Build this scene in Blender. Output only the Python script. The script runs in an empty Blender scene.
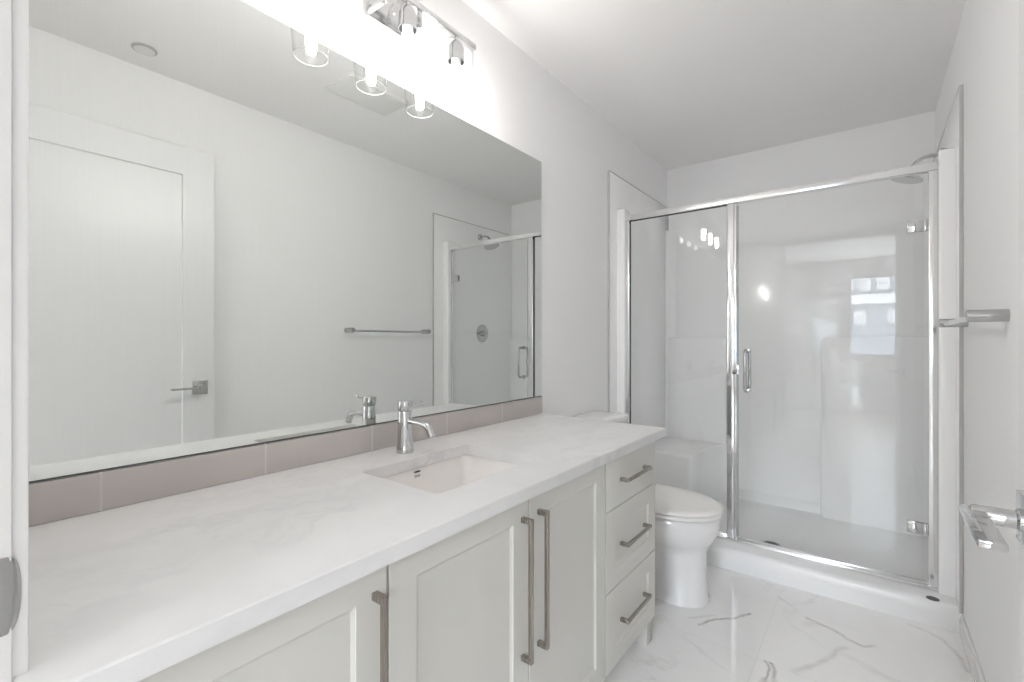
import bpy, bmesh, math, random
from mathutils import Vector, Matrix
random.seed(4)
PI = math.pi
S = bpy.context.scene
COL = S.collection

# ---------------------------------------------------------------- camera
cam_d = bpy.data.cameras.new('camera')
cam = bpy.data.objects.new('camera', cam_d)
COL.objects.link(cam)
cam.location = (1.2392, 0.0, 1.1644)
cam.rotation_euler = (PI / 2, 0, 0.6581)
cam_d.sensor_width = 36
cam_d.lens = 465.488 / 1024 * 36
cam_d.shift_y = -0.8 / 1024
cam_d.clip_start = 0.01
S.camera = cam

# ---------------------------------------------------------------- exposure, world, daylight
S.view_settings.view_transform = 'Standard'
S.view_settings.look = 'None'
S.view_settings.gamma = 1.0
S.view_settings.use_curve_mapping = False
S.view_settings.exposure = 0.27
S.cycles.use_denoising = True
S.cycles.max_bounces = 16
S.cycles.diffuse_bounces = 12
S.cycles.glossy_bounces = 8
S.cycles.transmission_bounces = 10
S.cycles.transparent_max_bounces = 24
S.cycles.sample_clamp_indirect = 6.0

SKY_STRENGTH = 46.0
BULB_STRENGTH = 172.0

world = bpy.data.worlds.new('overcast_sky')
S.world = world
world.use_nodes = True
wn = world.node_tree
bg = wn.nodes['Background']
bg.inputs['Strength'].default_value = SKY_STRENGTH
wtc = wn.nodes.new('ShaderNodeTexCoord')
wsep = wn.nodes.new('ShaderNodeSeparateXYZ')
wramp = wn.nodes.new('ShaderNodeValToRGB')
wramp.color_ramp.elements[0].position = 0.0
wramp.color_ramp.elements[0].color = (0.92, 0.95, 1.0, 1)
wramp.color_ramp.elements[1].position = 0.8
wramp.color_ramp.elements[1].color = (0.78, 0.88, 1.0, 1)
wn.links.new(wtc.outputs['Generated'], wsep.inputs[0])
wn.links.new(wsep.outputs['Z'], wramp.inputs[0])
wn.links.new(wramp.outputs[0], bg.inputs['Color'])


def portal(name, loc, rot, sx, sy):
    """light portal filling a real window opening: it only steers sky samples"""
    l = bpy.data.lights.new(name, 'AREA')
    l.shape = 'RECTANGLE'
    l.size, l.size_y = sx, sy
    l.cycles.is_portal = True
    o = bpy.data.objects.new(name, l)
    COL.objects.link(o)
    o.location = loc
    o.rotation_euler = rot


WIN = (0.93, 2.00, 0.90, 2.20)    # bedroom window x0,x1,z0,z1
WY, WXL = -4.0, -1.8
portal('window_daylight', ((WIN[0] + WIN[1]) / 2, WY - 0.14, (WIN[2] + WIN[3]) / 2), (PI / 2, 0, 0),
       WIN[1] - WIN[0], WIN[3] - WIN[2])


# ---------------------------------------------------------------- node helpers / materials
class NT:
    def __init__(self, name):
        self.m = bpy.data.materials.new(name)
        self.m.use_nodes = True
        self.t = self.m.node_tree
        self.b = self.t.nodes['Principled BSDF']
        self.out = self.t.nodes['Material Output']

    def n(self, kind, **kw):
        nd = self.t.nodes.new(kind)
        for k, v in kw.items():
            setattr(nd, k, v)
        return nd

    def l(self, a, b):
        self.t.links.new(a, b)

    def val(self, sock, v):
        if hasattr(v, 'is_output'):
            self.l(v, sock)
        else:
            sock.default_value = v

    def math(self, op, a, b=0.0, c=0.0, clamp=False):
        nd = self.n('ShaderNodeMath', operation=op)
        nd.use_clamp = clamp
        for i, v in enumerate((a, b, c)):
            self.val(nd.inputs[i], v)
        return nd.outputs[0]

    def coords(self):
        return self.n('ShaderNodeTexCoord').outputs['Object']

    def noise(self, vec, scale, detail=4, rough=0.5, dist=0.0):
        nd = self.n('ShaderNodeTexNoise')
        nd.inputs['Scale'].default_value = scale
        nd.inputs['Detail'].default_value = detail
        nd.inputs['Roughness'].default_value = rough
        nd.inputs['Distortion'].default_value = dist
        if vec is not None:
            self.l(vec, nd.inputs['Vector'])
        return nd

    def ramp(self, fac, stops):
        nd = self.n('ShaderNodeValToRGB')
        e = nd.color_ramp.elements
        while len(e) < len(stops):
            e.new(0.5)
        for el, (p, c) in zip(e, stops):
            el.position = p
            el.color = (*c, 1) if len(c) == 3 else c
        self.l(fac, nd.inputs[0])
        return nd.outputs[0]

    def mix(self, fac, a, b):
        nd = self.n('ShaderNodeMix', data_type='RGBA')
        self.val(nd.inputs[0], fac)
        for i, v in ((6, a), (7, b)):
            if hasattr(v, 'is_output'):
                self.l(v, nd.inputs[i])
            else:
                nd.inputs[i].default_value = (*v, 1)
        return nd.outputs[2]

    def bump(self, height, strength, dist=0.01):
        nd = self.n('ShaderNodeBump')
        nd.inputs['Strength'].default_value = strength
        nd.inputs['Distance'].default_value = dist
        self.l(height, nd.inputs['Height'])
        self.l(nd.outputs[0], self.b.inputs['Normal'])


def paint(name, col, rough=0.55, var=0.02, bump=0.04, spec=0.4):
    k = NT(name)
    co = k.coords()
    nz = k.noise(co, 1.7, 3)
    c2 = tuple(max(0, c - var) for c in col)
    k.l(k.ramp(nz.outputs[0], [(0.3, col), (0.7, c2)]), k.b.inputs['Base Color'])
    k.b.inputs['Roughness'].default_value = rough
    k.b.inputs['Specular IOR Level'].default_value = spec
    if bump:
        k.bump(k.noise(co, 240, 2).outputs[0], bump, 0.002)
    return k.m


def metal(name, col, rough, brushed=0.0, axis='Z'):
    k = NT(name)
    k.b.inputs['Metallic'].default_value = 1.0
    k.b.inputs['Roughness'].default_value = rough
    co = k.coords()
    mp = k.n('ShaderNodeMapping')
    mp.inputs['Scale'].default_value = {'Z': (400, 400, 6), 'Y': (400, 6, 400), 'X': (6, 400, 400)}[axis]
    k.l(co, mp.inputs[0])
    nz = k.noise(mp.outputs[0], 1.0, 2)
    d = tuple(c * (0.96 if brushed else 0.985) for c in col)
    k.l(k.ramp(nz.outputs[0], [(0.35, col), (0.65, d)]), k.b.inputs['Base Color'])
    if brushed:
        k.l(k.math('MULTIPLY_ADD', nz.outputs[0], brushed, rough - brushed / 2), k.b.inputs['Roughness'])
    return k.m


def glaze(name, col, rough=0.08, coat=0.3, var=0.01):
    k = NT(name)
    nz = k.noise(k.coords(), 3.0, 2)
    k.l(k.ramp(nz.outputs[0], [(0.3, col), (0.7, tuple(c - var for c in col))]), k.b.inputs['Base Color'])
    k.b.inputs['Roughness'].default_value = rough
    k.b.inputs['Coat Weight'].default_value = coat
    k.b.inputs['Coat Roughness'].default_value = 0.04
    return k.m


def clear_glass(name, tint, ior=1.5, rough=0.0):
    """thin clear sheet: fresnel reflection over see-through tint"""
    k = NT(name)
    k.t.nodes.remove(k.b)
    tr = k.n('ShaderNodeBsdfTransparent')
    tr.inputs[0].default_value = (*tint, 1)
    gl = k.n('ShaderNodeBsdfGlossy')
    gl.inputs['Roughness'].default_value = rough
    fr = k.n('ShaderNodeFresnel')
    # same reflectance on both faces of the sheet
    geo = k.n('ShaderNodeNewGeometry')
    k.l(k.math('MULTIPLY_ADD', geo.outputs['Backfacing'], 1 / ior - ior, ior), fr.inputs['IOR'])
    mx = k.n('ShaderNodeMixShader')
    k.l(fr.outputs[0], mx.inputs[0])
    k.l(tr.outputs[0], mx.inputs[1])
    k.l(gl.outputs[0], mx.inputs[2])
    k.l(mx.outputs[0], k.out.inputs['Surface'])
    return k.m


def quartz(name):
    k = NT(name)
    co = k.coords()
    warp = k.noise(co, 1.3, 4, 0.6)
    add = k.n('ShaderNodeVectorMath', operation='MULTIPLY_ADD')
    k.l(warp.outputs['Color'], add.inputs[0])
    add.inputs[1].default_value = (0.9, 0.9, 0.9)
    k.l(co, add.inputs[2])
    mp = k.n('ShaderNodeMapping')
    mp.inputs['Scale'].default_value = (5.0, 1.6, 5.0)
    mp.inputs['Rotation'].default_value = (0, 0, 0.35)
    k.l(add.outputs[0], mp.inputs[0])
    n1 = k.noise(mp.outputs[0], 1.1, 6, 0.62)
    ridge = k.math('ABSOLUTE', k.math('SUBTRACT', n1.outputs[0], 0.5))
    vein = k.ramp(ridge, [(0.0, (1, 1, 1)), (0.045, (0, 0, 0))])
    mask = k.ramp(k.noise(co, 2.4, 2).outputs[0], [(0.40, (0, 0, 0)), (0.62, (1, 1, 1))])
    v = k.math('MULTIPLY', vein, mask)
    cloud = k.ramp(k.noise(mp.outputs[0], 0.9, 5).outputs[0], [(0.35, (0.75, 0.745, 0.742)), (0.65, (0.68, 0.68, 0.68))])
    k.l(k.mix(k.math('MULTIPLY', v, 0.75), cloud, (0.60, 0.60, 0.61)), k.b.inputs['Base Color'])
    k.b.inputs['Roughness'].default_value = 0.28
    return k.m


def marble_floor(name, gx, gy, tw, th, veins, base=(0.915, 0.907, 0.902)):
    """polished marble tile: grid joints, a few cloudy veins and the drawn dark ones"""
    k = NT(name)
    co = k.coords()
    sep = k.n('ShaderNodeSeparateXYZ')
    k.l(co, sep.inputs[0])
    X, Y = sep.outputs[0], sep.outputs[1]

    def joint(c, o, w):
        f = k.math('FRACT', k.math('DIVIDE', k.math('SUBTRACT', c, o - 50 * w), w))
        return k.math('MULTIPLY', k.math('SUBTRACT', 0.5, k.math('ABSOLUTE', k.math('SUBTRACT', f, 0.5))), w)
    jd = k.math('MINIMUM', joint(X, gx, tw), joint(Y, gy, th))
    grout = k.math('LESS_THAN', jd, 0.0014)
    warp = k.noise(co, 9.0, 4, 0.6)
    ws = k.n('ShaderNodeSeparateXYZ')
    k.l(warp.outputs['Color'], ws.inputs[0])
    wx = k.math('MULTIPLY_ADD', k.math('SUBTRACT', ws.outputs[0], 0.5), 0.045, X)
    wy = k.math('MULTIPLY_ADD', k.math('SUBTRACT', ws.outputs[1], 0.5), 0.045, Y)
    tot = None
    for (ax, ay, bx, by, w, s) in veins:
        dx, dy = bx - ax, by - ay
        L2 = dx * dx + dy * dy
        t = k.math('ADD', k.math('MULTIPLY', k.math('SUBTRACT', wx, ax), dx / L2),
                   k.math('MULTIPLY', k.math('SUBTRACT', wy, ay), dy / L2), clamp=True)
        px = k.math('SUBTRACT', wx, k.math('MULTIPLY_ADD', t, dx, ax))
        py = k.math('SUBTRACT', wy, k.math('MULTIPLY_ADD', t, dy, ay))
        d = k.math('SQRT', k.math('ADD', k.math('MULTIPLY', px, px), k.math('MULTIPLY', py, py)))
        v = k.math('MULTIPLY', k.math('SUBTRACT', 1.0, k.math('DIVIDE', d, w * 0.85), clamp=True), s * 0.8)
        tot = v if tot is None else k.math('MAXIMUM', tot, v)
    n1 = k.noise(co, 1.6, 7, 0.6, 1.2)
    ridge = k.math('ABSOLUTE', k.math('SUBTRACT', n1.outputs[0], 0.5))
    soft = k.math('MULTIPLY', k.ramp(ridge, [(0.0, (1, 1, 1)), (0.03, (0, 0, 0))]),
                  k.ramp(k.noise(co, 2.2, 2).outputs[0], [(0.5, (0, 0, 0)), (0.75, (0.30, 0.30, 0.30))]))
    cloud = k.ramp(k.noise(co, 2.0, 5, 0.6).outputs[0],
                   [(0.3, base), (0.75, tuple(c - 0.05 for c in base))])
    brk = k.ramp(k.noise(co, 26, 3).outputs[0], [(0.3, (0.35, 0.35, 0.35)), (0.6, (1, 1, 1))])
    vv = k.math('MAXIMUM', k.math('MULTIPLY', tot, brk), soft)
    c = k.mix(vv, cloud, (0.20, 0.185, 0.175))
    c = k.mix(grout, c, (0.72, 0.71, 0.69))
    k.l(c, k.b.inputs['Base Color'])
    k.l(k.math('MULTIPLY_ADD', grout, 0.5, 0.055), k.b.inputs['Roughness'])
    return k.m


def splash_tile(name, y0, tw):
    k = NT(name)
    co = k.coords()
    sep = k.n('ShaderNodeSeparateXYZ')
    k.l(co, sep.inputs[0])
    f = k.math('FRACT', k.math('DIVIDE', k.math('SUBTRACT', sep.outputs[1], y0 - 50 * tw), tw))
    d = k.math('MULTIPLY', k.math('SUBTRACT', 0.5, k.math('ABSOLUTE', k.math('SUBTRACT', f, 0.5))), tw)
    g = k.math('LESS_THAN', d, 0.0022)
    nz = k.noise(co, 5, 3)
    c = k.ramp(nz.outputs[0], [(0.3, (0.54, 0.50, 0.475)), (0.7, (0.50, 0.465, 0.445))])
    k.l(k.mix(g, c, (0.60, 0.57, 0.55)), k.b.inputs['Base Color'])
    k.l(k.math('MULTIPLY_ADD', g, 0.5, 0.10), k.b.inputs['Roughness'])
    k.bump(k.math('MINIMUM', k.math('MULTIPLY', d, 400), 1.0), 0.35, 0.001)
    return k.m


def lamp_mat(name, col, strength):
    k = NT(name)
    k.b.inputs['Base Color'].default_value = (0.9, 0.9, 0.88, 1)
    k.b.inputs['Emission Color'].default_value = (*col, 1)
    k.b.inputs['Emission Strength'].default_value = strength
    return k.m


def planks(name):
    k = NT(name)
    br = k.n('ShaderNodeTexBrick')
    br.inputs['Scale'].default_value = 1.0
    br.inputs['Brick Width'].default_value = 1.2
    br.inputs['Row Height'].default_value = 0.15
    br.inputs['Mortar Size'].default_value = 0.002
    br.inputs['Color1'].default_value = (0.46, 0.41, 0.35, 1)
    br.inputs['Color2'].default_value = (0.40, 0.35, 0.30, 1)
    br.inputs['Mortar'].default_value = (0.2, 0.17, 0.14, 1)
    k.l(k.coords(), br.inputs['Vector'])
    k.l(br.outputs[0], k.b.inputs['Base Color'])
    k.b.inputs['Roughness'].default_value = 0.4
    return k.m


# pixel helper used only to write down where marks lie on the floor plane
def on_floor(u, v):
    s_, c_ = math.sin(0.6581), math.cos(0.6581)
    a = (u - 512) / 465.488
    d = 1.1644 * 465.488 / (v - 340.2)
    return 1.2392 + d * (-s_ + a * c_), d * (c_ + a * s_)


def vein_list():
    L = []
    for pts, w, s in (
        ([(699, 624), (716, 620), (733, 619), (751, 614)], 0.010, 0.85),
        ([(690, 618), (716, 616)], 0.012, 0.25),
        ([(764, 662), (768, 670), (764, 684)], 0.010, 0.9),
        ([(770, 664), (774, 672), (774, 684)], 0.014, 0.8),
        ([(764, 680), (758, 690)], 0.02, 0.7),
        ([(809, 619), (828, 627), (845, 637), (862, 646), (874, 646)], 0.013, 0.55),
        ([(808, 624), (818, 624)], 0.03, 0.25),
        ([(796, 671), (817, 665), (832, 655), (846, 648)], 0.020, 0.34),
        ([(908, 624), (930, 633), (944, 641), (958, 654), (968, 672)], 0.012, 0.40),
        ([(930, 625), (950, 631)], 0.012, 0.3),
        ([(705, 563), (735, 572), (770, 585)], 0.05, 0.16),
        ([(780, 598), (792, 606)], 0.012, 0.35),
    ):
        for p, q in zip(pts, pts[1:]):
            L.append((*on_floor(*p), *on_floor(*q), w, s))
    return L


M = {}
M['wall'] = paint('warm_white_wall_paint', (0.90, 0.898, 0.899), 0.6, 0.010, 0.0)
M['ceiling'] = paint('ceiling_paint', (0.905, 0.897, 0.894), 0.8, 0.010, 0.0)
M['trim'] = paint('white_trim_paint', (0.84, 0.84, 0.84), 0.35, 0.008, 0.0, 0.5)
M['door'] = paint('white_door_paint', (0.79, 0.79, 0.797), 0.32, 0.008, 0.0, 0.5)
M['cabinet'] = paint('pale_grey_cabinet_paint', (0.635, 0.63, 0.595), 0.40, 0.01, 0.0, 0.45)
M['carcass'] = paint('grey_cabinet_side_paint', (0.58, 0.58, 0.555), 0.5, 0.01, 0.0)
M['quartz'] = quartz('white_quartz')
M['floor'] = marble_floor('polished_marble_tile', 0.905, 1.89, 0.61, 0.44, vein_list())
M['base_tile'] = marble_floor('marble_base_tile', 0.3, 0.2, 0.61, 0.61, [(1.5, 1.9, 1.5, 2.2, 0.03, 0.25)])
M['splash'] = splash_tile('taupe_glazed_tile', 0.236, 0.322)
M['chrome'] = metal('polished_chrome', (0.62, 0.625, 0.63), 0.06)
M['alu'] = metal('bright_aluminium', (0.88, 0.88, 0.88), 0.17, 0.05, 'Z')
M['satin'] = metal('satin_chrome', (0.60, 0.60, 0.605), 0.22)
M['post'] = metal('polished_aluminium', (0.80, 0.80, 0.81), 0.09)
M['nickel_v'] = metal('brushed_nickel_upright', (0.39, 0.355, 0.32), 0.27, 0.10, 'Z')
M['nickel_h'] = metal('brushed_nickel_level', (0.39, 0.36, 0.33), 0.27, 0.10, 'Y')
M['steel'] = metal('satin_steel', (0.50, 0.50, 0.50), 0.27, 0.0, 'Y')
M['mirror'] = metal('mirror_silver', (0.835, 0.855, 0.838), 0.0)
M['mirror_edge'] = paint('mirror_edge_dark', (0.10, 0.11, 0.11), 0.3, 0.0, 0.0)
M['porcelain'] = glaze('white_porcelain', (0.80, 0.795, 0.797), 0.10, 0.4)
M['seat'] = glaze('warm_white_seat_plastic', (0.85, 0.835, 0.815), 0.22, 0.2)
M['basin'] = glaze('cream_vitreous_china', (0.86, 0.835, 0.81), 0.12, 0.3)
M['acrylic'] = glaze('white_acrylic', (0.95, 0.95, 0.952), 0.14, 0.35)
M['pan'] = glaze('white_acrylic_pan', (0.83, 0.83, 0.832), 0.32, 0.08)
M['caulk'] = paint('grey_caulk', (0.50, 0.50, 0.49), 0.6, 0.0, 0.0)
M['dark'] = paint('dark_gap', (0.03, 0.03, 0.03), 0.6, 0.0, 0.0)
M['label'] = paint('dark_oval_badge', (0.10, 0.10, 0.105), 0.35, 0.0, 0.0)
M['glass'] = clear_glass('shower_glass', (0.995, 0.999, 0.997))
M['shade'] = clear_glass('clear_shade_glass', (0.99, 0.99, 0.99), 1.3)
M['rim'] = glaze('painted_lit_glass_edge', (0.92, 0.92, 0.92), 0.1, 0.2)  # opaque white paints in the light a clear glass edge would carry
M['pane'] = clear_glass('window_glass', (0.97, 0.98, 0.98))
M['gasket'] = clear_glass('clear_seal', (0.80, 0.82, 0.82), 1.4, 0.2)
M['bulb'] = lamp_mat('warm_white_bulb', (1.0, 0.968, 0.94), BULB_STRENGTH)
M['plastic'] = paint('white_plastic', (0.80, 0.80, 0.79), 0.4, 0.005, 0.0)
M['wood'] = planks('oak_planks')
M['facade'] = paint('grey_facade', (0.07, 0.08, 0.09), 0.8, 0.03, 0.0)
M['sky_pane'] = paint('pane_with_painted_sky_sheen', (0.38, 0.38, 0.39), 0.5, 0.0, 0.0)  # pale colour paints in the sky that the window panes would reflect
M['white_frame'] = paint('white_window_frame', (0.6, 0.6, 0.6), 0.4, 0.0, 0.0)


# ---------------------------------------------------------------- mesh helpers
class MB:
    """collects shapes into one mesh"""
    def __init__(self):
        self.bm = bmesh.new()

    def box(self, x0, x1, y0, y1, z0, z1, bevel=0.0, seg=2):
        t = bmesh.new()
        bmesh.ops.create_cube(t, size=1)
        for v in t.verts:
            v.co = Vector(((x0 + x1) / 2 + v.co.x * (x1 - x0), (y0 + y1) / 2 + v.co.y * (y1 - y0),
                           (z0 + z1) / 2 + v.co.z * (z1 - z0)))
        if bevel:
            bmesh.ops.bevel(t, geom=t.edges[:], offset=bevel, segments=seg, affect='EDGES', profile=0.5)
        self.add(t)
        return self

    def add(self, t, mat=None):
        if mat is not None:
            bmesh.ops.transform(t, matrix=mat, verts=t.verts)
        me = bpy.data.meshes.new('tmp')
        t.to_mesh(me)
        t.free()
        self.bm.from_mesh(me)
        bpy.data.meshes.remove(me)

    def rings(self, rings, cap0=True, cap1=True, closed=False):
        """loft: list of equal-length point rings"""
        bm = self.bm
        vr = [[bm.verts.new(p) for p in r] for r in rings]
        n = len(vr[0])
        m = len(vr)
        for i in range(m if closed else m - 1):
            a, b = vr[i], vr[(i + 1) % m]
            for j in range(n):
                k = (j + 1) % n
                bm.faces.new((a[j], a[k], b[k], b[j]))
        if not closed:
            if cap0:
                bm.faces.new(list(reversed(vr[0])))
            if cap1:
                bm.faces.new(vr[-1])
        return self

    def tube(self, pts, r, seg=14, cap=True, sx=1.0, sy=1.0, square=False):
        pts = [Vector(p) for p in pts]
        rr = r if isinstance(r, (list, tuple)) else [r] * len(pts)
        rings = []
        up = None
        for i, p in enumerate(pts):
            if i == 0:
                d = pts[1] - p
            elif i == len(pts) - 1:
                d = p - pts[-2]
            else:
                d = (pts[i + 1] - p).normalized() + (p - pts[i - 1]).normalized()
            d.normalize()
            if up is None:
                up = Vector((0, 0, 1)) if abs(d.z) < 0.9 else Vector((1, 0, 0))
            side = d.cross(up).normalized()
            up = side.cross(d).normalized()
            ring = []
            for j in range(seg):
                a = 2 * PI * j / seg
                ring.append(p + side * math.cos(a) * rr[i] * sx + up * math.sin(a) * rr[i] * sy)
            rings.append(ring)
        return self.rings(rings, cap, cap)

    def lathe(self, prof, center=(0, 0, 0), axis='Z', seg=32, cap=True):
        """prof: (radius, height) list, spun about axis through center"""
        rings = []
        for r, h in prof:
            ring = []
            for j in range(seg):
                a = 2 * PI * j / seg
                c, s = math.cos(a) * max(r, 1e-5), math.sin(a) * max(r, 1e-5)
                v = {'Z': (c, s, h), 'X': (h, c, s), 'Y': (s, h, c)}[axis]
                ring.append(Vector(v) + Vector(center))
            rings.append(ring)
        return self.rings(rings, cap, cap)

    def obj(self, name, mat, parent=None, smooth=0.6):
        bm = self.bm
        bmesh.ops.recalc_face_normals(bm, faces=bm.faces)
        me = bpy.data.meshes.new(name)
        if parent is not None and world_loc(parent).length > 0:
            off = Matrix.Translation(-world_loc(parent))
            bmesh.ops.transform(bm, matrix=off, verts=bm.verts)
        bm.to_mesh(me)
        bm.free()
        mats = mat if isinstance(mat, (list, tuple)) else [mat]
        for m in mats:
            me.materials.append(m)
        if smooth:
            for p in me.polygons:
                p.use_smooth = True
            me.set_sharp_from_angle(angle=smooth)
        o = bpy.data.objects.new(name, me)
        COL.objects.link(o)
        if parent is not None:
            o.parent = parent
        return o


def world_loc(o):
    v = Vector((0, 0, 0))
    while o is not None:
        v += o.location
        o = o.parent
    return v


def tag(o, label, cat, group=None):
    o['label'] = label
    o['category'] = cat
    if group:
        o['group'] = group
    return o


def thing(name, label, cat, loc, group=None):
    o = bpy.data.objects.new(name, None)
    o.empty_display_size = 0.05
    o.location = loc
    COL.objects.link(o)
    return tag(o, label, cat, group)


def struct(o, label=None, cat=None):
    o['kind'] = 'structure'
    if label:
        tag(o, label, cat)
    return o


def rrect(x0, x1, y0, y1, z, r, seg=6):
    """rounded rectangle ring at height z, counter-clockwise"""
    pts = []
    for cx, cy, a0 in ((x1 - r, y1 - r, 0), (x0 + r, y1 - r, PI / 2), (x0 + r, y0 + r, PI), (x1 - r, y0 + r, 1.5 * PI)):
        for i in range(seg + 1):
            a = a0 + PI / 2 * i / seg
            pts.append(Vector((cx + r * math.cos(a), cy + r * math.sin(a), z)))
    return pts


def shaker(x0, x1, y0, y1, z0, z1, stile, rail_t, rail_b, depth=0.006, slope=0.007, ease=0.0015, face=1):
    """framed slab in the YZ plane; face=+1 shows its recessed panel towards +X, -1 towards -X"""
    mb = MB()
    xf, xb = (x1, x0) if face > 0 else (x0, x1)
    f = face

    def R(x, iy0, iy1, iz0, iz1):
        return [Vector((x, y0 + iy0, z0 + iz0)), Vector((x, y1 - iy1, z0 + iz0)),
                Vector((x, y1 - iy1, z1 - iz1)), Vector((x, y0 + iy0, z1 - iz1))]
    e = ease
    mb.rings([R(xb, 0, 0, 0, 0), R(xf - f * e, 0, 0, 0, 0), R(xf, e, e, e, e),
              R(xf, stile, stile, rail_b, rail_t),
              R(xf - f * depth * 0.35, stile + 0.0008, stile + 0.0008, rail_b + 0.0008, rail_t + 0.0008),
              R(xf - f * depth, stile + slope, stile + slope, rail_b + slope, rail_t + slope)])
    return mb


# ================================================================ SETTING
W, H, YB = 1.524, 2.4635, 3.55
YF0, YF1 = -0.05, 0.061           # doorway wall
JX0, JX1, JZ = 0.55, 1.418, 2.112  # door opening


def slab(name, *b, mat='wall'):
    return struct(MB().box(*b).obj(name, M[mat], smooth=0))


slab('floor', 0, W, YF0, YB, -0.06, 0, mat='floor')
slab('ceiling', 0, W, YF1, YB, H, H + 0.08, mat='ceiling')
slab('wall_left', -0.12, 0, YF1, YB + 0.12, -0.06, H + 0.08)
slab('wall_right', W, W + 0.12, YF1, YB + 0.12, -0.06, H + 0.08)
slab('wall_back', 0, W, YB, YB + 0.12, -0.06, H + 0.08)
mb = MB()
mb.box(-1.9, JX0 - 0.02, YF0, YF1, -0.06, H + 0.08)
mb.box(JX1 + 0.02, 3.3, YF0, YF1, -0.06, H + 0.08)
mb.box(JX0 - 0.02, JX1 + 0.02, YF0, YF1, JZ + 0.02, H + 0.08)
struct(mb.obj('wall_front', M['wall'], smooth=0))

# marble tile base along the right wall (the front run stops at the door)
o = MB().box(W - 0.011, W, 0.10, 2.545, 0, 0.09, 0.002).obj('baseboard_right', M['base_tile'])
struct(o)

# door frame: jambs, stops and casings round the opening
mb = MB()
mb.box(JX0 - 0.02, JX0, YF0 - 0.002, YF1 + 0.002, 0, JZ + 0.02, 0.001)
mb.box(JX1, JX1 + 0.02, YF0 - 0.002, YF1 + 0.002, 0, JZ + 0.02, 0.001)
mb.box(JX0, JX1, YF0 - 0.002, YF1 + 0.002, JZ, JZ + 0.02, 0.001)
for x0, x1 in ((JX0, JX0 + 0.011), (JX1 - 0.011, JX1)):
    mb.box(x0, x1, -0.02, 0.020, 0, JZ, 0.002)
mb.box(JX0, JX1, -0.02, 0.020, JZ - 0.011, JZ, 0.002)
for ya, yb in ((YF1, YF1 + 0.015), (YF0 - 0.015, YF0)):
    mb.box(JX0 - 0.082, JX0 - 0.006, ya, yb, 0, JZ + 0.08, 0.003)
    if ya < 0:
        mb.box(JX1 + 0.006, JX1 + 0.082, ya, yb, 0, JZ + 0.08, 0.003)
        mb.box(JX0 - 0.006, JX1 + 0.006, ya, yb, JZ + 0.006, JZ + 0.08, 0.003)
    else:
        mb.box(JX0 - 0.006, JX1 + 0.006, ya, yb, JZ + 0.006, JZ + 0.08, 0.003)
frame = struct(mb.obj('trim_1', M['trim']))
# strike plate with its curved lip at the latch side
mb = MB()
rings = []
for q in range(17):
    w_ = -1 + 2 * q / 16
    z = 0.907 + 0.039 * math.sin(w_ * PI / 2)
    reach = 0.0015 + 0.0115 * math.sqrt(max(0.0, 1 - math.sin(w_ * PI / 2) ** 2)) ** 0.8
    top = [Vector((JX0 + 0.0014, y, z)) for y in (0.026, 0.040, 0.054)]
    for i in range(1, 9):
        t = i / 8
        top.append(Vector((JX0 + 0.0014 - 0.008 * t * t * reach / 0.013, 0.054 + 0.004 * t + reach * math.sin(t * PI / 2), z)))
    rings.append(top + [Vector((p.x - 0.0013, p.y - 0.0004, p.z)) for p in reversed(top)])
mb.rings(rings)
mb.obj('strike_plate', M['steel'], frame)

# ---- the open door standing along the right wall
DX0, DX1, DY0, DY1, DZ = 1.400, 1.435, 0.092, 0.940, 2.10
door = shaker(DX0, DX1, DY0, DY1, 0.012, DZ, 0.135, 0.135, 0.20, 0.010, 0.003, 0.0015, face=-1).obj('door_1', M['door'], smooth=0.3)
struct(door)
for z in (0.25, 1.05, 1.86):
    mb = MB()
    mb.lathe([(0.006, z - 0.045), (0.006, z + 0.045)], (DX1 + 0.004, DY0 - 0.006, 0), 'Z', 12)
    mb.obj('hinge', M['steel'], door)
LY, LZ = 0.876, 0.932
handle = MB().box(DX0 - 0.008, DX0, LY - 0.0325, LY + 0.0325, LZ - 0.0325, LZ + 0.0325, 0.0012).obj('door_handle', M['chrome'], door)
mb = MB()
mb.lathe([(0.0, -0.055), (0.0105, -0.055), (0.0115, -0.053), (0.0115, -0.014), (0.015, -0.012), (0.015, -0.006)], (DX0, LY, LZ), 'X', 24)
mb.box(DX0 - 0.066, DX0 - 0.041, LY - 0.135, LY + 0.012, LZ - 0.003, LZ + 0.0065, 0.002)
mb.obj('lever', M['chrome'], handle)
MB().box(DX0 + 0.006, DX0 + 0.029, DY1 - 0.002, DY1 + 0.0012, LZ - 0.028, LZ + 0.028, 0.0004).obj('latch_plate', M['steel'], door)

# ---- bedroom beyond the doorway (seen in the shower glass and through the doorway)
slab('wall_bedroom_left', WXL - 0.15, WXL, WY, YF0, -0.06, H + 0.08)
slab('wall_bedroom_right', 3.2, 3.3, WY, YF0, -0.06, H + 0.08)
mb = MB()
x0, x1, z0, z1 = WIN
mb.box(-1.9, x0, WY - 0.15, WY, -0.06, H + 0.08)
mb.box(x1, 3.3, WY - 0.15, WY, -0.06, H + 0.08)
mb.box(x0, x1, WY - 0.15, WY, -0.06, z0)
mb.box(x0, x1, WY - 0.15, WY, z1, H + 0.08)
struct(mb.obj('wall_rear', M['wall'], smooth=0))
slab('floor_bedroom', -1.9, 3.3, WY, YF0, -0.06, 0, mat='wood')
slab('ceiling_bedroom', -1.9, 3.3, WY, YF1, H, H + 0.08, mat='ceiling')
mb = MB()
fw = 0.045
mb.box(x0, x0 + fw, WY - 0.10, WY - 0.03, z0, z1, 0.002)
mb.box(x1 - fw, x1, WY - 0.10, WY - 0.03, z0, z1, 0.002)
mb.box(x0 + fw, x1 - fw, WY - 0.10, WY - 0.03, z0, z0 + fw, 0.002)
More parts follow.
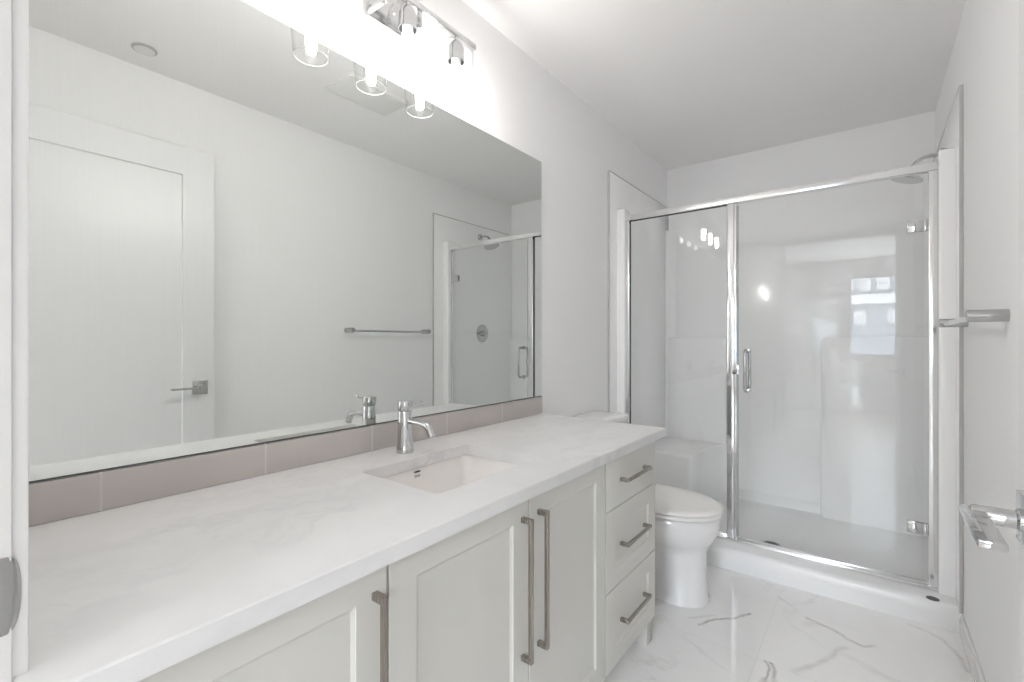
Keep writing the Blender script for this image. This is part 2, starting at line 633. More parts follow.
mb.box(x0 + fw, x1 - fw, WY - 0.10, WY - 0.03, z1 - fw, z1, 0.002)
mb.box(x0 - 0.03, x1 + 0.03, WY - 0.03, WY + 0.03, z0 - 0.03, z0, 0.003)
win = struct(mb.obj('window_1', M['white_frame']))
MB().box(x0 + fw, x1 - fw, WY - 0.068, WY - 0.062, z0 + fw, z1 - fw).obj('pane', M['pane'], win, smooth=0)

struct(MB().box(WXL, 3.2, WY, WY + 0.014, 0, 0.135, 0.003).obj('baseboard_rear', M['trim']))

# apartment block across the street, mirrored faintly by the shower door
bld = thing('apartment_building', 'grey apartment block with white window frames mirrored in shower glass', 'building', (4, -46, -9))
MB().box(-14, 22, -50, -46, -9, 9).obj('facade', M['facade'], bld, smooth=0)
for zf, xs in ((5.45, [-4.76 + 1.27 * k for k in range(8)]), (2.55, [-4.9, -2.4, -1.6, 0.0, 2.3, 3.1, 4.9])):
    for xw in xs:
        m_ = MB()
        for a, b, c, d in ((xw, xw + 0.85, zf, zf + 0.10), (xw, xw + 0.85, zf + 1.2, zf + 1.3), (xw, xw + 0.10, zf, zf + 1.3),
                           (xw + 0.75, xw + 0.85, zf, zf + 1.3), (xw + 0.38, xw + 0.47, zf, zf + 1.3)):
            m_.box(a, b, -46.0, -45.85, c, d)
        wf = m_.obj('window', M['white_frame'], bld, smooth=0)
        MB().box(xw + 0.1, xw + 0.75, -46.0, -45.94, zf + 0.1, zf + 1.2).obj('pane', M['sky_pane'], wf, smooth=0)
MB().box(-14, 22, -46.0, -45.6, 4.35, 5.15).obj('balcony', M['white_frame'], bld, smooth=0)

# ================================================================ VANITY
VX = 0.575      # front plane of doors
ZC0, ZC1 = 0.787, 0.819
CT, CB = 0.783, 0.098


def bar_handle(parent, mat, p0, p1, out=0.030, bw=0.0105):
    """square section bow handle: two posts and a flat bar; p0,p1 are the outer ends on the face"""
    (y0, z0), (y1, z1) = p0, p1
    mb = MB()
    h = bw / 2
    if abs(z1 - z0) > abs(y1 - y0):
        for z in (z0 + h, z1 - h):
            mb.box(VX - 0.001, VX + out, y0 - h - 0.001, y0 + h + 0.001, z - h - 0.001, z + h + 0.001, 0.0012)
        mb.box(VX + out - 0.009, VX + out + 0.001, y0 - h, y0 + h, z0, z1, 0.0015)
    else:
        for y in (y0 + h, y1 - h):
            mb.box(VX - 0.001, VX + out, y - h - 0.001, y + h + 0.001, z0 - h - 0.001, z0 + h + 0.001, 0.0012)
        mb.box(VX + out - 0.009, VX + out + 0.001, y0, y1, z0 - h, z0 + h, 0.0015)
    return mb.obj('handle', mat, parent)


def carcass(root, y0, y1, foot=None):
    mb = MB()
    t = 0.016
    mb.box(0.004, VX - 0.021, y0, y0 + t, CB, ZC0 - 0.001)
    mb.box(0.004, VX - 0.021, y1 - t, y1, CB, ZC0 - 0.001)
    mb.box(0.004, VX - 0.021, y0 + t, y1 - t, CB, CB + t)
    mb.box(0.004, 0.012, y0 + t, y1 - t, CB + t, ZC0 - 0.001)
    mb.box(VX - 0.06, VX - 0.021, y0 + t, y1 - t, ZC0 - 0.03, ZC0 - 0.001)
    mb.obj('body', M['carcass'], root, smooth=0)
    MB().box(VX - 0.085, VX - 0.070, y0, y1, 0.0, CB).obj('toe_kick', M['carcass'], root, smooth=0)


# cabinet at the near end
c1 = thing('vanity_cabinet', 'pale grey vanity cabinet with a single tall door beside the doorway', 'cabinet', (0.29, 0.29, 0))
carcass(c1, 0.070, 0.507)
d = shaker(VX - 0.020, VX, 0.085, 0.5055, CB, CT, 0.061, 0.052, 0.062).obj('door', M['cabinet'], c1, smooth=0.3)
bar_handle(d, M['nickel_v'], (0.480, 0.398), (0.480, 0.739))

# sink cabinet, two doors
c2 = thing('vanity_cabinet', 'pale grey vanity cabinet with paired doors under the sink', 'cabinet', (0.29, 0.925, 0))
carcass(c2, 0.5085, 1.341)
d = shaker(VX - 0.020, VX, 0.5105, 0.9255, CB, CT, 0.061, 0.052, 0.062).obj('door', M['cabinet'], c2, smooth=0.3)
bar_handle(d, M['nickel_v'], (0.900, 0.398), (0.900, 0.739))
d = shaker(VX - 0.020, VX, 0.9285, 1.3395, CB, CT, 0.061, 0.052, 0.062).obj('door', M['cabinet'], c2, smooth=0.3)
bar_handle(d, M['nickel_v'], (0.968, 0.398), (0.968, 0.739))

# drawer cabinet
c3 = thing('vanity_cabinet', 'pale grey vanity cabinet with a stack of three drawers next to the toilet', 'cabinet', (0.29, 1.555, 0))
carcass(c3, 1.3425, 1.767)
MB().box(VX - 0.070, VX - 0.012, 1.714, 1.767, 0.0, CB - 0.0005, 0.002).obj('leg', M['carcass'], c3)
for (z0, z1, flat, hz) in ((0.6165, CT, True, 0.700), (0.357, 0.6135, False, 0.486), (CB, 0.354, False, 0.232)):
    if flat:
        dr = MB().box(VX - 0.020, VX, 1.3445, 1.7655, z0, z1, 0.0015).obj('drawer', M['cabinet'], c3)
    else:
        dr = shaker(VX - 0.020, VX, 1.3445, 1.7655, z0, z1, 0.066, 0.062, 0.062).obj('drawer', M['cabinet'], c3, smooth=0.3)
    bar_handle(dr, M['nickel_h'], (1.450, hz), (1.655, hz))

# countertop with the sink cut-out
SX0, SX1, SY0, SY1, SR = 0.176, 0.468, 0.725, 1.126, 0.014
CX, CY0, CY1 = 0.597, 0.064, 1.825


def plate_with_hole(outer, hole, z1, z0, e=0.0025):
    bm = bmesh.new()

    def ring(pts, z, off=0.0, c=None):
        return [bm.verts.new((p.x + (c.x - p.x) * 0 + off * (1 if p.x < c.x else -1), p.y + off * (1 if p.y < c.y else -1), z)) for p in pts]
    co = Vector((sum(p.x for p in outer) / len(outer), sum(p.y for p in outer) / len(outer), 0))
    ch = Vector((sum(p.x for p in hole) / len(hole), sum(p.y for p in hole) / len(hole), 0))

    def skin(rs):
        for a, b in zip(rs, rs[1:]):
            for j in range(len(a)):
                k = (j + 1) % len(a)
                bm.faces.new((a[j], a[k], b[k], b[j]))
    o = [ring(outer, z1, e, co), ring(outer, z1 - e, 0, co), ring(outer, z0, 0, co)]
    h = [ring(hole, z1, -e * 0.6, ch), ring(hole, z1 - e * 0.6, 0, ch), ring(hole, z0, 0, ch)]
    skin(o)
    skin(h)
    for oo, hh in ((o[0], h[0]), (o[2], h[2])):
        ed = []
        for loop in (oo, hh):
            for j in range(len(loop)):
                e_ = bm.edges.get((loop[j], loop[(j + 1) % len(loop)]))
                ed.append(e_)
        bmesh.ops.triangle_fill(bm, use_beauty=True, use_dissolve=False, edges=ed)
    return bm


mb = MB()
mb.add(plate_with_hole(rrect(0.0005, CX, CY0, CY1, 0, 0.004, 3), rrect(SX0, SX1, SY0, SY1, 0, SR), ZC1, ZC0))
tag(mb.obj('countertop', M['quartz'], smooth=0.5), 'long white quartz countertop with faint grey veins and sink cut-out', 'countertop')

# undermount sink
sink = thing('sink', 'cream rectangular undermount sink set into the white countertop', 'sink', (0.322, 0.925, 0.64))
g = 0.004
Zt = ZC0 - 0.0008


def ins(d_, z, r):
    return rrect(SX0 - g + d_, SX1 + g - d_, SY0 - g + d_, SY1 + g - d_, z, r)


mb = MB()
mb.rings([ins(0.17, 0.652, 0.006), ins(0.055, 0.662, 0.03), ins(0.030, 0.672, 0.038), ins(0.012, 0.700, 0.036), ins(0.006, 0.74, 0.034),
          ins(0.0, Zt - 0.003, 0.032), ins(-0.003, Zt, 0.034), ins(-0.022, Zt, 0.045), ins(-0.022, Zt - 0.010, 0.045),
          ins(-0.010, Zt - 0.014, 0.040), ins(0.0, 0.70, 0.034), ins(0.022, 0.655, 0.036), ins(0.055, 0.645, 0.03)])
mb.obj('basin', M['basin'], sink, smooth=0.9)
mb = MB()
mb.lathe([(0.0, 0.660), (0.021, 0.660), (0.022, 0.6575), (0.031, 0.6575), (0.0315, 0.655), (0.03, 0.650)], (0.322, 0.925, 0.0035), 'Z', 28)
mb.obj('drain', M['chrome'], sink)
# overflow slot on the rear face, chrome trimmed
ox = SX0 - g + 0.0022
mb = MB()
mb.lathe([(0.0, 0.0005), (0.006, 0.0008), (0.0075, 0.0018), (0.009, 0.0016), (0.0095, 0.0)], (0, 0, 0), 'X', 20)
bmesh.ops.transform(mb.bm, matrix=Matrix.Translation((ox, 0.918, 0.7755)) @ Matrix.Diagonal((1, 1.5, 0.36, 1)), verts=mb.bm.verts)
ov = mb.obj('overflow', M['steel'], sink)
MB().box(ox + 0.0014, ox + 0.0021, 0.9075, 0.9285, 0.7744, 0.7768, 0.0003, 1).obj('slot', M['dark'], ov, smooth=0)
mb = MB().box(ox - 0.0005, ox + 0.0012, 0.908, 0.930, 0.757, 0.766, 0.0005)
mb.obj('badge', M['steel'], sink)

# faucet
FX, FY, FZ = 0.098, 0.936, ZC1
fc = thing('faucet', 'chrome single lever basin faucet standing behind the sink', 'faucet', (FX, FY, FZ))
mb = MB()
mb.lathe([(0.0, 0.0), (0.0265, 0.0), (0.027, 0.003), (0.0255, 0.012), (0.0232, 0.04), (0.0222, 0.08), (0.022, 0.126), (0.0212, 0.1275), (0.0, 0.1276)],
         (FX, FY, FZ), 'Z', 40)
mb.obj('body', M['chrome'], fc, smooth=0.7)
mb = MB()
mb.lathe([(0.0, 0.1288), (0.0212, 0.1288), (0.0222, 0.1305), (0.0222, 0.156), (0.0210, 0.158), (0.0, 0.1585)], (FX, FY, FZ), 'Z', 40)
mb.tube([(FX + 0.012, FY, FZ + 0.153), (FX + 0.040, FY, FZ + 0.1505), (FX + 0.060, FY, FZ + 0.150), (FX + 0.070, FY, FZ + 0.154), (FX + 0.076, FY, FZ + 0.161)],
        [0.0046, 0.0042, 0.0038, 0.0038, 0.0038], 12, True, 1.2, 0.7)
mb.obj('lever', M['chrome'], fc, smooth=0.7)
mb = MB()
sp = [(0.016, 0.098), (0.045, 0.0965), (0.075, 0.0950)]
for i in range(9):
    a = i / 8 * math.radians(62)
    sp.append((0.084 + 0.034 * math.sin(a), 0.0945 - 0.034 * (1 - math.cos(a))))
lx, lz = sp[-1]
sp.append((lx + 0.008, lz - 0.0150))
mb.tube([(FX + a, FY, FZ + b) for a, b in sp], [0.0096, 0.0092, 0.0090] + [0.0094 + 0.0003 * k for k in range(9)] + [0.0120], 18, True)
mb.obj('spout', M['chrome'], fc, smooth=0.7)

# backsplash strip and mirror
ZM0, ZM1 = 0.9013, 2.0061
o = MB().box(0.0003, 0.0095, CY0, 1.825, ZC1 + 0.0005, ZM0 - 0.0035, 0.0012).obj('backsplash', M['splash'])
tag(o, 'low backsplash strip of taupe glazed tiles under the mirror', 'backsplash')
mir = thing('wall_mirror', 'large frameless mirror on the left wall above the vanity', 'mirror', (0.0, 0.945, ZM0))
MB().box(0.0045, 0.0065, CY0 + 0.0014, 1.8235, ZM0 + 0.0014, ZM1 - 0.0014, 0.0006, 1).obj('mirror_glass', M['mirror'], mir, smooth=0)
mb = MB()
mb.box(0.0003, 0.0045, CY0, 1.825, ZM0, ZM1)
mb.box(0.0045, 0.0060, CY0, 1.825, ZM0 - 0.002, ZM0 + 0.0014)
mb.obj('backing', M['mirror_edge'], mir, smooth=0)

# ================================================================ VANITY LIGHT
LXc, LYc = 0.100, 0.945
lt = thing('vanity_light', 'chrome three light vanity fixture with clear glass shades above the mirror', 'light', (0.0, LYc, 2.165))
MB().box(0.0004, 0.020, LYc - 0.095, LYc + 0.055, 2.160, 2.290, 0.003).obj('wall_plate', M['satin'], lt)
mb = MB()
mb.box(LXc - 0.010, LXc + 0.010, LYc - 0.305, LYc + 0.305, 2.212, 2.232, 0.0018)
mb.obj('bar', M['chrome'], lt)
for sy in (-1, 1):
    mb = MB()
    yy = LYc - 0.020 + sy * 0.068
    mb.box(0.018, LXc + 0.006, yy - 0.006, yy + 0.006, 2.162, 2.174, 0.0015)
    mb.box(LXc - 0.006, LXc + 0.006, yy - 0.006, yy + 0.006, 2.172, 2.214, 0.0015)
    mb.obj('arm', M['chrome'], lt)
for i in (-1, 0, 1):
    yc = LYc + i * 0.2115
    c = (LXc, yc, 0)
    mb = MB()
    mb.lathe([(0.0, 2.2125), (0.008, 2.2125), (0.008, 2.200), (0.014, 2.197), (0.022, 2.188), (0.0275, 2.176), (0.0285, 2.128), (0.0268, 2.128), (0.0262, 2.148), (0.0, 2.149)], c, 'Z', 28)
    mb.obj('socket', M['chrome'], lt, smooth=0.7)
    prof_o = [(0.0145, 2.1965), (0.030, 2.195), (0.046, 2.189), (0.056, 2.178), (0.0610, 2.163), (0.0618, 2.148), (0.0565, 2.08), (0.0490, 2.0125)]
    prof_i = [(r - 0.0026, z - (0.0024 if k < 4 else 0)) for k, (r, z) in enumerate(prof_o)]
    prof_i[-1] = (prof_i[-1][0], 2.0125)
    mb = MB()
    ringset = prof_o + [(0.0477, 2.0105)] + list(reversed(prof_i))
    mb.lathe(ringset, c, 'Z', 40, False)
    shade = mb.obj('lamp_shade', M['shade'], lt, smooth=0.8)
    MB().tube([(LXc + 0.0478 * math.cos(2 * PI * q / 40), yc + 0.0478 * math.sin(2 * PI * q / 40), 2.0105) for q in range(41)], 0.0014, 8).obj('rim', M['rim'], shade, smooth=0.8)
    mb = MB()
    mb.lathe([(0.0, 2.1105), (0.0165, 2.1105), (0.0165, 2.100), (0.0145, 2.032), (0.0125, 2.024), (0.007, 2.020), (0.0, 2.019)], c, 'Z', 24)
    bulb = mb.obj('bulb', M['bulb'], lt, smooth=0.8)
    mb = MB()
    mb.lathe([(0.0, 2.1485), (0.013, 2.1485), (0.016, 2.138), (0.0172, 2.1115), (0.0, 2.1110)], c, 'Z', 24)
    mb.obj('bulb_base', M['plastic'], bulb, smooth=0.8)

# ================================================================ CEILING FIXTURES
fan = thing('exhaust_fan', 'white square exhaust fan cover on the ceiling, reflected in the mirror', 'fan', (0.885, 1.49, H))
mb = MB()
mb.rings([rrect(0.775, 0.995, 1.31, 1.67, H - 0.0005, 0.012, 3), rrect(0.775, 0.995, 1.31, 1.67, H - 0.010, 0.012, 3),
          rrect(0.790, 0.980, 1.325, 1.655, H - 0.016, 0.010, 3)])
mb.obj('cover', M['plastic'], fan)
MB().box(0.768, 1.002, 1.303, 1.677, H - 0.006, H - 0.0002, 0.002).obj('rim', M['plastic'], fan)
sd = thing('sprinkler_cover', 'small round white cover plate on the ceiling near the door', 'cover plate', (1.34, 0.64, H))
MB().lathe([(0.0, 0.0), (0.047, 0.0), (0.047, -0.004), (0.045, -0.006), (0.0, -0.006)], (1.34, 0.64, H - 0.0002), 'Z', 32).obj('plate', M['caulk'], sd)
MB().lathe([(0.0, -0.007), (0.038, -0.0072), (0.038, -0.009), (0.0, -0.0095)], (1.34, 0.64, H), 'Z', 32).obj('disc', M['plastic'], sd)

# ================================================================ TOWEL BAR
tb = thing('towel_bar', 'straight chrome towel bar on two round posts on the right wall', 'towel bar', (W, 2.08, 1.228))
for y in (1.765, 2.425):
    mb = MB()
    mb.lathe([(0.0, 0.0), (0.0165, 0.0), (0.0165, -0.078), (0.0155, -0.0795), (0.0, -0.08)], (W - 0.0003, y, 1.230), 'X', 28)
    mb.obj('post', M['steel'], tb, smooth=0.7)
MB().tube([(W - 0.068, 1.765, 1.226), (W - 0.068, 2.425, 1.226)], 0.0075, 16).obj('rail', M['chrome'], tb)

# ================================================================ TOILET
TY = 2.165
wc = thing('toilet', 'white elongated toilet with closed lid between the drawers and the shower', 'toilet', (0.38, TY, 0))


def egg(xb, xf, hw, z, mid=None, pf=1.0, pb=0.75, n=48):
    """plan outline: back xb, front xf, half width hw, widest at mid"""
    if mid is None:
        mid = xb + (xf - xb) * 0.42
    pts = []
    for i in range(n):
        a = 2 * PI * i / n
        c, s = math.cos(a), math.sin(a)
        p = pf if c > 0 else pb
        r = (xf - mid) if c > 0 else (mid - xb)
        pts.append(Vector((mid + r * math.copysign(abs(c) ** p, c), TY + hw * math.copysign(abs(s) ** (0.9 if c > 0 else 0.7), s), z)))
    return pts


mb = MB()
mb.rings([egg(0.13, 0.668, 0.113, 0.0005, 0.50, 0.75, 0.5), egg(0.13, 0.669, 0.113, 0.012, 0.50, 0.75, 0.5), egg(0.14, 0.661, 0.108, 0.03, 0.50, 0.75, 0.5),
          egg(0.15, 0.656, 0.105, 0.12, 0.49, 0.8, 0.5), egg(0.16, 0.655, 0.106, 0.20, 0.48, 0.85, 0.5),
          egg(0.17, 0.660, 0.112, 0.232, 0.47, 0.9, 0.55), egg(0.185, 0.676, 0.136, 0.258, 0.45, 0.95, 0.6),
          egg(0.20, 0.694, 0.160, 0.285, 0.44, 1, 0.65), egg(0.21, 0.707, 0.174, 0.32, 0.43, 1, 0.7),
          egg(0.215, 0.712, 0.179, 0.350, 0.43, 1, 0.7), egg(0.215, 0.713, 0.180, 0.380, 0.43, 1, 0.7), egg(0.22, 0.706, 0.174, 0.387, 0.43, 1, 0.7)])
mb.obj('bowl', M['porcelain'], wc, smooth=1.0)
mb = MB()
mb.rings([egg(0.245, 0.690, 0.160, 0.3905, 0.43, 1, 0.7), egg(0.232, 0.721, 0.187, 0.394, 0.43, 1, 0.7), egg(0.232, 0.721, 0.187, 0.404, 0.43, 1, 0.7),
          egg(0.235, 0.717, 0.184, 0.4075, 0.43, 1, 0.7)])
mb.obj('seat', M['seat'], wc, smooth=0.9)
mb = MB()
mb.rings([egg(0.235, 0.717, 0.184, 0.4105, 0.43, 1, 0.7), egg(0.230, 0.7235, 0.189, 0.414, 0.43, 1, 0.7), egg(0.230, 0.7235, 0.189, 0.422, 0.43, 1, 0.7),
          egg(0.234, 0.718, 0.185, 0.4275, 0.43, 1, 0.7), egg(0.25, 0.700, 0.170, 0.4315, 0.43, 1, 0.7), egg(0.30, 0.62, 0.11, 0.4345, 0.43, 1, 0.7),
          egg(0.38, 0.48, 0.03, 0.4355, 0.43, 1, 1)])
mb.obj('lid', M['seat'], wc, smooth=0.9)
for sy in (-1, 1):
    mb = MB()
    mb.lathe([(0.0, -0.022), (0.012, -0.022), (0.013, -0.020), (0.013, 0.020), (0.012, 0.022), (0.0, 0.022)], (0.232, TY + sy * 0.075, 0.418), 'Y', 16)
    mb.obj('hinge', M['seat'], wc)


def tank(z, gx, gy):
    return rrect(0.012 + gx * 0.2, 0.198 - gx, TY - 0.205 + gy, TY + 0.205 - gy, z, 0.03, 6)


mb = MB()
mb.rings([tank(0.385, 0.03, 0.04), tank(0.40, 0.012, 0.022), tank(0.43, 0.004, 0.016), tank(0.60, 0.0, 0.008), tank(0.735, 0.0, 0.004)])
mb.obj('tank', M['porcelain'], wc, smooth=0.9)
mb = MB()
mb.rings([tank(0.736, -0.004, -0.006), tank(0.740, -0.010, -0.010), tank(0.756, -0.010, -0.010), tank(0.766, -0.006, -0.006), tank(0.7715, 0.012, 0.014), tank(0.773, 0.05, 0.08)])
mb.obj('tank_lid', M['porcelain'], wc, smooth=0.9)
mb = MB()
mb.lathe([(0.0, -0.002), (0.013, -0.002), (0.014, 0.004), (0.012, 0.010), (0.0, 0.011)], (0.196, TY - 0.15, 0.70), 'X', 18)
mb.tube([(0.205, TY - 0.15, 0.70), (0.212, TY - 0.13, 0.699), (0.214, TY - 0.085, 0.694)], [0.006, 0.0055, 0.005], 10)
mb.obj('flush_lever', M['chrome'], wc)
mb = MB()
mb.rings([egg(0.03, 0.30, 0.11, 0.30, 0.16, 0.6, 0.6), egg(0.03, 0.30, 0.135, 0.35, 0.16, 0.6, 0.6), egg(0.03, 0.30, 0.15, 0.378, 0.16, 0.6, 0.6), egg(0.03, 0.29, 0.145, 0.3845, 0.16, 0.6, 0.6)])
mb.obj('tank_shelf', M['porcelain'], wc, smooth=1.0)

# ================================================================ SHOWER STALL
PY = 2.535        # front edge of the surround
ZS = 2.165
st = thing('shower_stall', 'white moulded acrylic shower stall filling the end of the bathroom', 'shower stall', (W / 2, 3.04, 0))
e = 0.0006
MB().box(e, 0.012, PY, YB - e, 0.06, ZS, 0.003).obj('side_panel', M['acrylic'], st)
MB().box(W - 0.012, W - e, PY, YB - e, 0.06, ZS, 0.003).obj('side_panel', M['acrylic'], st)
MB().box(0.0125, W - 0.0125, YB - 0.014, YB - e, 0.03, ZS, 0.003).obj('back_panel', M['acrylic'], st)


for xa, xb in ((e, 0.0125), (W - 0.0125, W - e)):
    mb = MB()
    mb.box(xa, xb, PY - 0.006, PY - 0.0002, 0.09, ZS + 0.006, 0.001, 1)
    mb.box(xa, xb, PY, YB - e, ZS + 0.0002, ZS + 0.006, 0.001, 1)
    mb.obj('caulk_bead', M['caulk'], st, smooth=0)


def column(x0, x1):
    mb = MB()
    mb.rings([rrect(x0, x1, 2.632, 2.72, 0.088, 0.010, 5), rrect(x0, x1, 2.632, 2.72, 1.952, 0.010, 5), rrect(x0 + 0.002, x1 - 0.002, 2.634, 2.718, 1.959, 0.009, 5),
              rrect(x0 + 0.006, x1 - 0.006, 2.640, 2.712, 1.962, 0.006, 5)])
    mb.obj('column', M['acrylic'], st, smooth=0.7)


column(0.004, 0.060)
column(W - 0.064, W - 0.002)
# pan: threshold and floor in one moulding
mb = MB()
prof = [(PY + 0.006, 0.0005), (PY + 0.008, 0.05), (PY + 0.012, 0.085), (PY + 0.018, 0.098), (PY + 0.030, 0.104), (PY + 0.150, 0.106), (PY + 0.185, 0.104),
        (PY + 0.200, 0.096), (PY + 0.212, 0.070), (PY + 0.222, 0.050), (PY + 0.245, 0.042), (2.95, 0.036), (3.42, 0.044), (3.50, 0.052), (3.522, 0.065), (3.534, 0.10), (3.536, 0.13),
        (3.549, 0.13), (3.549, 0.0005)]
mb.rings([[Vector((x, y, z)) for y, z in prof] for x in (0.0006, W - 0.0006)])
mb.obj('pan', M['pan'], st, smooth=0.7)
# corner seat with the concave front
mb = MB()


def seat_ring(z, o=0.0):
    pts = [Vector((0.010, 3.545, z)), Vector((0.010, 2.985 + o, z))]
    for i in range(7):
        a = -PI / 2 + i / 6 * PI * 0.45
        pts.append(Vector((0.300 + (0.045 - o) * math.cos(a) - 0.002, 3.030 + (0.045 - o) * math.sin(a), z)))
    for i in range(1, 9):
        a = i / 8 * PI / 2
        pts.append(Vector((0.343 - o + 0.10 * (1 - math.cos(a)), 3.06 + 0.42 * math.sin(a), z)))
    pts.append(Vector((0.443 - o, 3.545, z)))
    return pts


mb.rings([seat_ring(0.03), seat_ring(0.415), seat_ring(0.427, 0.003), seat_ring(0.434, 0.010), seat_ring(0.436, 0.02)])
mb.obj('corner_seat', M['acrylic'], st, smooth=0.8)


def ledge(x0, x1, z0, z1, r, dpt):
    """raised block on the back wall with a rounded upper corner and eased edges"""
    mb = MB()
    rs = []
    for y, k in ((YB - 0.013, 0.0), (YB - 0.013 - dpt + 0.008, 0.0), (YB - 0.013 - dpt + 0.002, 0.002), (YB - 0.013 - dpt, 0.008)):
        pts = rrect(x0 + k, x1 - k, z0 + k, z1 - k, 0, r, 6)
        rs.append([Vector((p.x, y, p.y)) for p in pts])
    mb.rings(rs)
    return mb.obj('ledge', M['acrylic'], st, smooth=0.8)


ledge(0.011, 0.43, 0.04, 1.185, 0.02, 0.035)
ledge(0.985, W - 0.011, 0.04, 1.185, 0.045, 0.035)
# moulded corner post at the rear left
mb = MB()
mb.rings([[Vector((0.011, YB - 0.013, z)), Vector((0.011, YB - 0.075, z)), Vector((0.020, YB - 0.062, z)), Vector((0.030, YB - 0.040, z)), Vector((0.050, YB - 0.026, z)), Vector((0.075, YB - 0.013, z))]
          for z in (0.3, 1.99)])
mb.obj('corner_post', M['acrylic'], st, smooth=0.9)
mb = MB()
mb.lathe([(0.0, 0.0), (0.050, 0.0), (0.055, 0.002), (0.055, 0.004), (0.050, 0.0055), (0.044, 0.005), (0.0, 0.005)], (0.80, 2.90, 0.0355), 'Z', 36)
dr = mb.obj('drain', M['chrome'], st)
mb = MB()
for k in range(-3, 4):
    hw = math.sqrt(max(0.0, 0.040 ** 2 - (k * 0.011) ** 2))
    mb.box(0.80 - hw, 0.80 + hw, 2.90 + k * 0.011 - 0.0028, 2.90 + k * 0.011 + 0.0028, 0.0404, 0.0414)
mb.obj('grate_slots', M['dark'], dr, smooth=0)
mb = MB()
mb.lathe([(0.0, 0.0), (0.0215, 0.0), (0.0215, -0.0015), (0.020, -0.0022), (0.0, -0.0022)], (0, 0, 0), 'Y', 28)
bmesh.ops.transform(mb.bm, matrix=Matrix.Translation((1.437, PY + 0.0325, 0.1035)) @ Matrix.Rotation(math.radians(-78), 4, 'X') @ Matrix.Diagonal((1, 1, 0.62, 1)), verts=mb.bm.verts)
mb.obj('badge', M['label'], st)

# ================================================================ SHOWER ENCLOSURE
GY = 2.656
en = thing('shower_enclosure', 'chrome framed glass shower screen with a fixed pane and hinged door', 'shower screen', (0.775, GY, 0.106))
XL, XR, ZR, ZB = 0.0605, 1.4600, 1.916, 0.1065
mb = MB()
mb.box(XL, XR, GY - 0.020, GY + 0.020, ZR - 0.034, ZR, 0.004)
mb.obj('header_rail', M['alu'], en)
mb = MB()
mb.box(XL, XR, GY - 0.022, GY + 0.022, ZB, ZB + 0.016, 0.003)
mb.box(XL + 0.03, 0.632, GY - 0.010, GY + 0.010, ZB + 0.015, ZB + 0.030, 0.002)
mb.box(0.68, XR - 0.03, GY - 0.006, GY + 0.018, ZB + 0.015, ZB + 0.024, 0.002)
mb.obj('sill_track', M['alu'], en)
for a, b in ((XL, XL + 0.026), (XR - 0.030, XR)):
    MB().box(a, b, GY - 0.016, GY + 0.016, ZB + 0.0165, ZR - 0.0345, 0.002).obj('wall_jamb', M['alu'], en)
mb = MB()
mb.box(0.634, 0.666, GY - 0.016, GY + 0.016, ZB + 0.0165, ZR - 0.0345, 0.0012)
mb.box(0.666, 0.678, GY - 0.010, GY + 0.012, ZB + 0.0165, ZR - 0.0345, 0.001)
mb.obj('post', M['post'], en)
MB().box(XL + 0.020, 0.640, GY - 0.003, GY + 0.003, ZB + 0.02, ZR - 0.030, 0.0005, 1).obj('fixed_pane', M['glass'], en, smooth=0)
mb = MB()
mb.box(XL + 0.026, XL + 0.029, GY - 0.005, GY + 0.005, ZB + 0.03, ZR - 0.035)
mb.box(0.631, 0.634, GY - 0.005, GY + 0.005, ZB + 0.03, ZR - 0.035)
mb.box(XL + 0.029, 0.631, GY - 0.005, GY + 0.005, ZR - 0.0375, ZR - 0.0345)
mb.obj('gasket', M['dark'], en, smooth=0)
gdoor = MB().box(0.684, 1.414, GY - 0.004, GY + 0.004, 0.136, ZR - 0.044, 0.0006, 1).obj('door', M['glass'], en, smooth=0)
HX = 0.728
for sgn in (-1, 1):
    pts = []
    z0, z1, out, r = 0.905, 1.112, 0.052, 0.024
    y_ = lambda d_: GY + sgn * (0.004 + d_)
    pts.append((HX, y_(0.0), z0))
    for i in range(7):
        a = i / 6 * PI / 2
        pts.append((HX, y_(out - r + r * math.sin(a)), z0 + r - r * math.cos(a)))
    for i in range(7):
        a = i / 6 * PI / 2
        pts.append((HX, y_(out - r + r * math.cos(a)), z1 - r + r * math.sin(a)))
    pts.append((HX, y_(0.0), z1))
    mb = MB().tube(pts, 0.0085, 14)
    for z in (z0, z1):
        mb.lathe([(0.0, 0.0), (0.0125, 0.0), (0.0125, 0.004), (0.0, 0.004)], (HX, GY + (0.004 if sgn > 0 else -0.008), z), 'Y', 18)
    mb.obj('handle', M['chrome'], gdoor, smooth=0.8)
for z in (1.655, 0.357):
    mb = MB()
    for sgn in (-1, 1):
        ya, yb = sorted((GY + sgn * 0.0045, GY + sgn * 0.0115))
        mb.box(1.360, 1.416, ya, yb, z - 0.024, z + 0.024, 0.0015)
    mb.box(1.4145, 1.4295, GY - 0.010, GY + 0.010, z - 0.024, z + 0.024, 0.001)
    mb.obj('hinge', M['chrome'], gdoor)
MB().box(0.6795, 0.6865, GY - 0.006, GY + 0.006, 0.136, ZR - 0.046, 0.001).obj('seal', M['gasket'], gdoor)
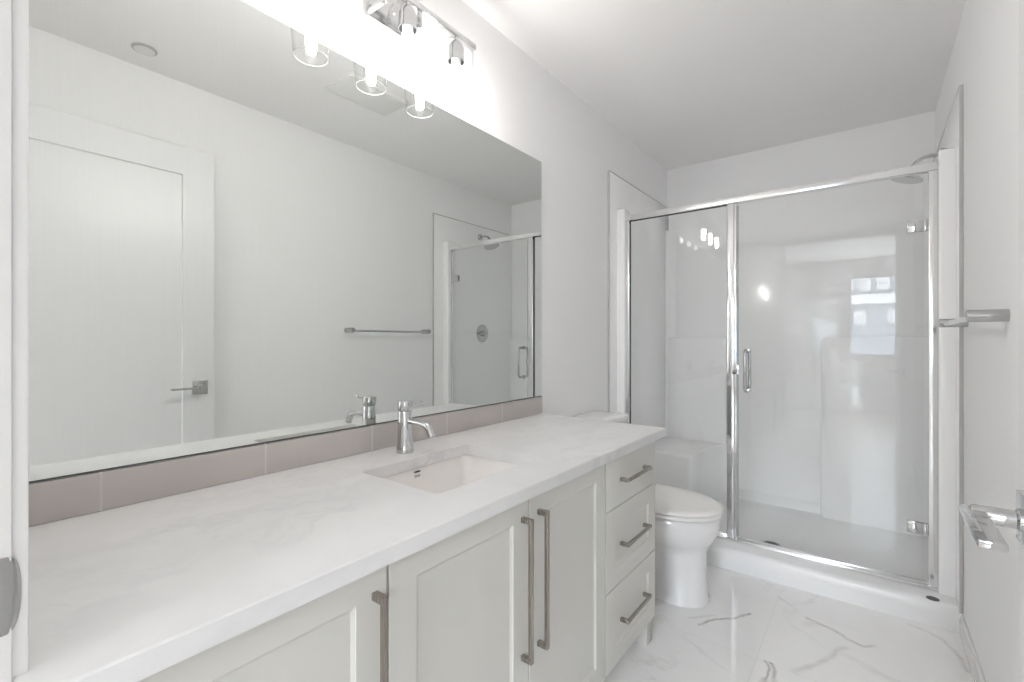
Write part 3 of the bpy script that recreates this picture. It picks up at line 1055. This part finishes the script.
MB().box(0.660, 0.690, GY - 0.017, GY - 0.0105, 0.985, 1.035, 0.0015).obj('latch', M['chrome'], en)

# shower head and valve on the right wall
sh = thing('showerhead', 'chrome round shower head on a curved arm high on the right wall', 'shower head', (W - 0.012, 3.08, 2.07))
xw = W - 0.0125
mb = MB()
mb.lathe([(0.0, 0.0), (0.030, 0.0), (0.029, -0.006), (0.020, -0.012), (0.011, -0.014), (0.0, -0.014)], (xw, 3.08, 2.072), 'X', 28)
mb.obj('flange', M['chrome'], sh, smooth=0.8)
mb = MB()
mb.tube([(xw - 0.010, 3.08, 2.072), (xw - 0.04, 3.08, 2.075), (xw - 0.075, 3.08, 2.070), (xw - 0.098, 3.08, 2.055), (xw - 0.116, 3.08, 2.032), (xw - 0.126, 3.08, 2.012)], 0.0088, 16)
mb.obj('arm', M['chrome'], sh, smooth=0.8)
mb = MB()
mb.lathe([(0.0, 0.034), (0.012, 0.033), (0.015, 0.024), (0.016, 0.014), (0.030, 0.009), (0.060, 0.004), (0.066, 0.0), (0.066, -0.008), (0.063, -0.011), (0.0, -0.0115)], (0, 0, 0), 'Z', 36)
bmesh.ops.transform(mb.bm, matrix=Matrix.Translation((xw - 0.134, 3.08, 1.983)) @ Matrix.Rotation(math.radians(18), 4, 'Y'), verts=mb.bm.verts)
mb.obj('head', M['chrome'], sh, smooth=0.6)
va = thing('shower_valve', 'round chrome shower valve with lever on the right shower wall', 'shower valve', (xw, 3.11, 1.225))
MB().lathe([(0.0, -0.008), (0.030, -0.008), (0.070, -0.005), (0.078, -0.002), (0.079, 0.0), (0.0, 0.0)], (xw - 0.0002, 3.11, 1.225), 'X', 40).obj('escutcheon', M['chrome'], va, smooth=0.8)
mb = MB()
mb.lathe([(0.0, -0.050), (0.024, -0.050), (0.026, -0.047), (0.028, -0.008)], (xw, 3.11, 1.225), 'X', 28)
mb.tube([(xw - 0.042, 3.11, 1.225), (xw - 0.046, 3.06, 1.223), (xw - 0.050, 3.025, 1.221)], [0.008, 0.007, 0.006], 12)
mb.obj('lever', M['chrome'], va, smooth=0.7)
